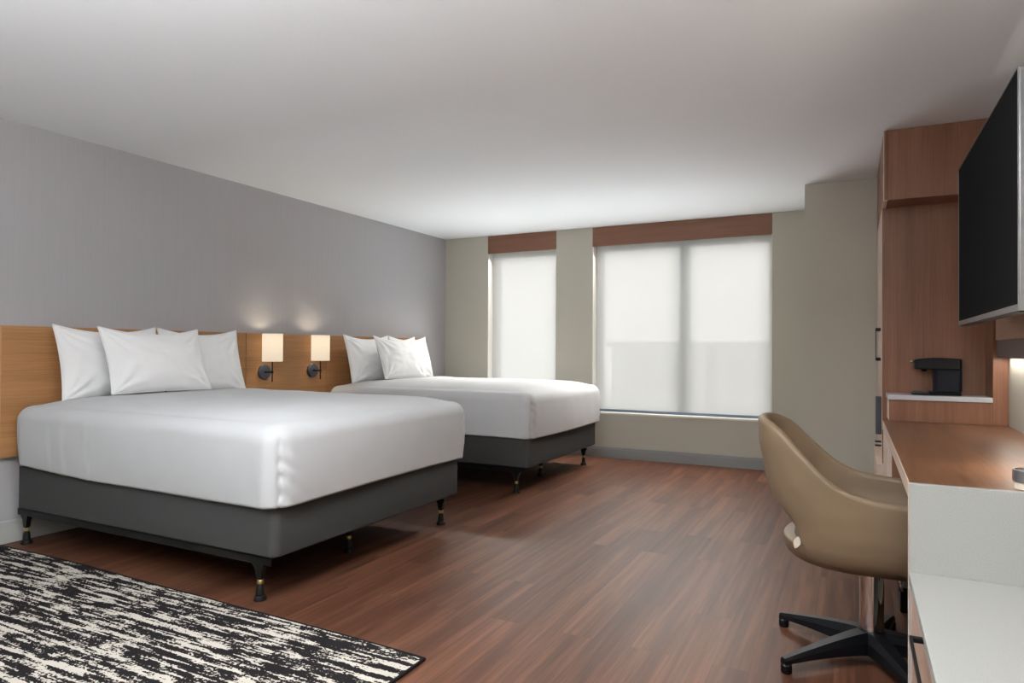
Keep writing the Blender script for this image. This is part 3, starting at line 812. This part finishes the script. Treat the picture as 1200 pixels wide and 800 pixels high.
added_ceiling_lamp(-1.08, 1.38, 1.0, .9, 40, 'flush ceiling light above the entry end of the room')
def uplighter(x, y, power, label):  # added lamp out of view that lifts the ceiling brightness
    e = empty('floor_lamp', (x, y, 0)); tag(e, label, 'floor lamp')
    MB().lathe([(.15, 0), (.15, .015), (.02, .025)], (x, y, 0), 32).build('base', M['black_steel'], e, autosmooth=35)
    MB().lathe([(.011, .026), (.011, 1.40)], (x, y, 0), 16).build('pole', M['black_steel'], e, autosmooth=35)
    MB().lathe([(.03, 1.401), (.16, 1.46), (.20, 1.52), (.197, 1.521), (.157, 1.465), (.03, 1.41)], (x, y, 0), 40).build('lamp_bowl', M['silver'], e, autosmooth=35)
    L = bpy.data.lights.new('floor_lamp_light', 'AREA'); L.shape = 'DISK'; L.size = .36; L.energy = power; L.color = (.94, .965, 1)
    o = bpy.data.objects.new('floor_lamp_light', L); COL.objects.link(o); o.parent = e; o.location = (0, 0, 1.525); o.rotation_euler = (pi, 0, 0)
uplighter(-1.2, -.45, 215, 'black uplighter floor lamp standing beside the rug')

# daylight stand-in: added area lamps on the room side of the shades
def daylight(xc, sx, power, tilt, spread, zc=.500, sz=.03, col=(.90, .96, 1), az=0):
    L = bpy.data.lights.new('window_daylight', 'AREA'); L.shape = 'RECTANGLE'; L.size = sx; L.size_y = sz; L.energy = power; L.color = col; L.spread = R_(spread)
    o = bpy.data.objects.new('window_daylight', L); COL.objects.link(o); o.location = (xc, YB+.045, zc)
    # area light shines along -Z; aim into the room (-Y) and upwards by tilt
    dirv = Vector((sin(R_(az))*cos(R_(tilt)), -cos(R_(az))*cos(R_(tilt)), sin(R_(tilt))))
    o.rotation_euler = dirv.to_track_quat('-Z', 'Y').to_euler()
daylight(-1.59, 1.7, DAY := 7.5, 54, 96)
daylight(-3.34, .78, DAY*.7, 54, 96)
daylight(-1.59, 1.7, 21, -58, 92, 2.20, sz=.10, col=(1, .97, .92))
daylight(-3.34, .78, 12, -58, 92, 2.20, sz=.10, col=(1, .97, .92))

# world: bright overcast sky
wd = bpy.data.worlds.new('sky'); scene.world = wd; wd.use_nodes = True
nt = wd.node_tree; bg = nt.nodes['Background']
tc = nt.nodes.new('ShaderNodeTexCoord'); sp = nt.nodes.new('ShaderNodeSeparateXYZ'); rp = nt.nodes.new('ShaderNodeValToRGB')
nt.links.new(tc.outputs['Generated'], sp.inputs[0]); nt.links.new(sp.outputs['Z'], rp.inputs[0])
rp.color_ramp.elements[0].position = .0; rp.color_ramp.elements[0].color = (.97, .98, 1, 1)
rp.color_ramp.elements[1].position = .6; rp.color_ramp.elements[1].color = (1, .99, .97, 1)
nt.links.new(rp.outputs[0], bg.inputs[0]); bg.inputs[1].default_value = 2.33

# ------------------------------------------------------------------ camera
cam = bpy.data.cameras.new('camera'); co = bpy.data.objects.new('camera', cam); COL.objects.link(co)
cam.sensor_width = 36; cam.lens = 786.998/1200*36; cam.clip_start = .05; cam.clip_end = 300
yaw, pitch, roll = .471041236, .00953342886, .00535039606
fwd = Vector((-sin(yaw)*cos(pitch), cos(yaw)*cos(pitch), sin(pitch))); right = Vector((cos(yaw), sin(yaw), 0)); up = right.cross(fwd)
r2 = cos(roll)*right+sin(roll)*up; u2 = -sin(roll)*right+cos(roll)*up
co.matrix_world = Matrix(((r2.x, u2.x, -fwd.x, 0), (r2.y, u2.y, -fwd.y, 0), (r2.z, u2.z, -fwd.z, CAMZ), (0, 0, 0, 1)))
cam.shift_y = (402.518512-400)/1200
scene.camera = co
vs = scene.view_settings; vs.view_transform = 'Standard'; vs.look = 'None'; vs.gamma = 1; vs.exposure = .32; vs.use_curve_mapping = False
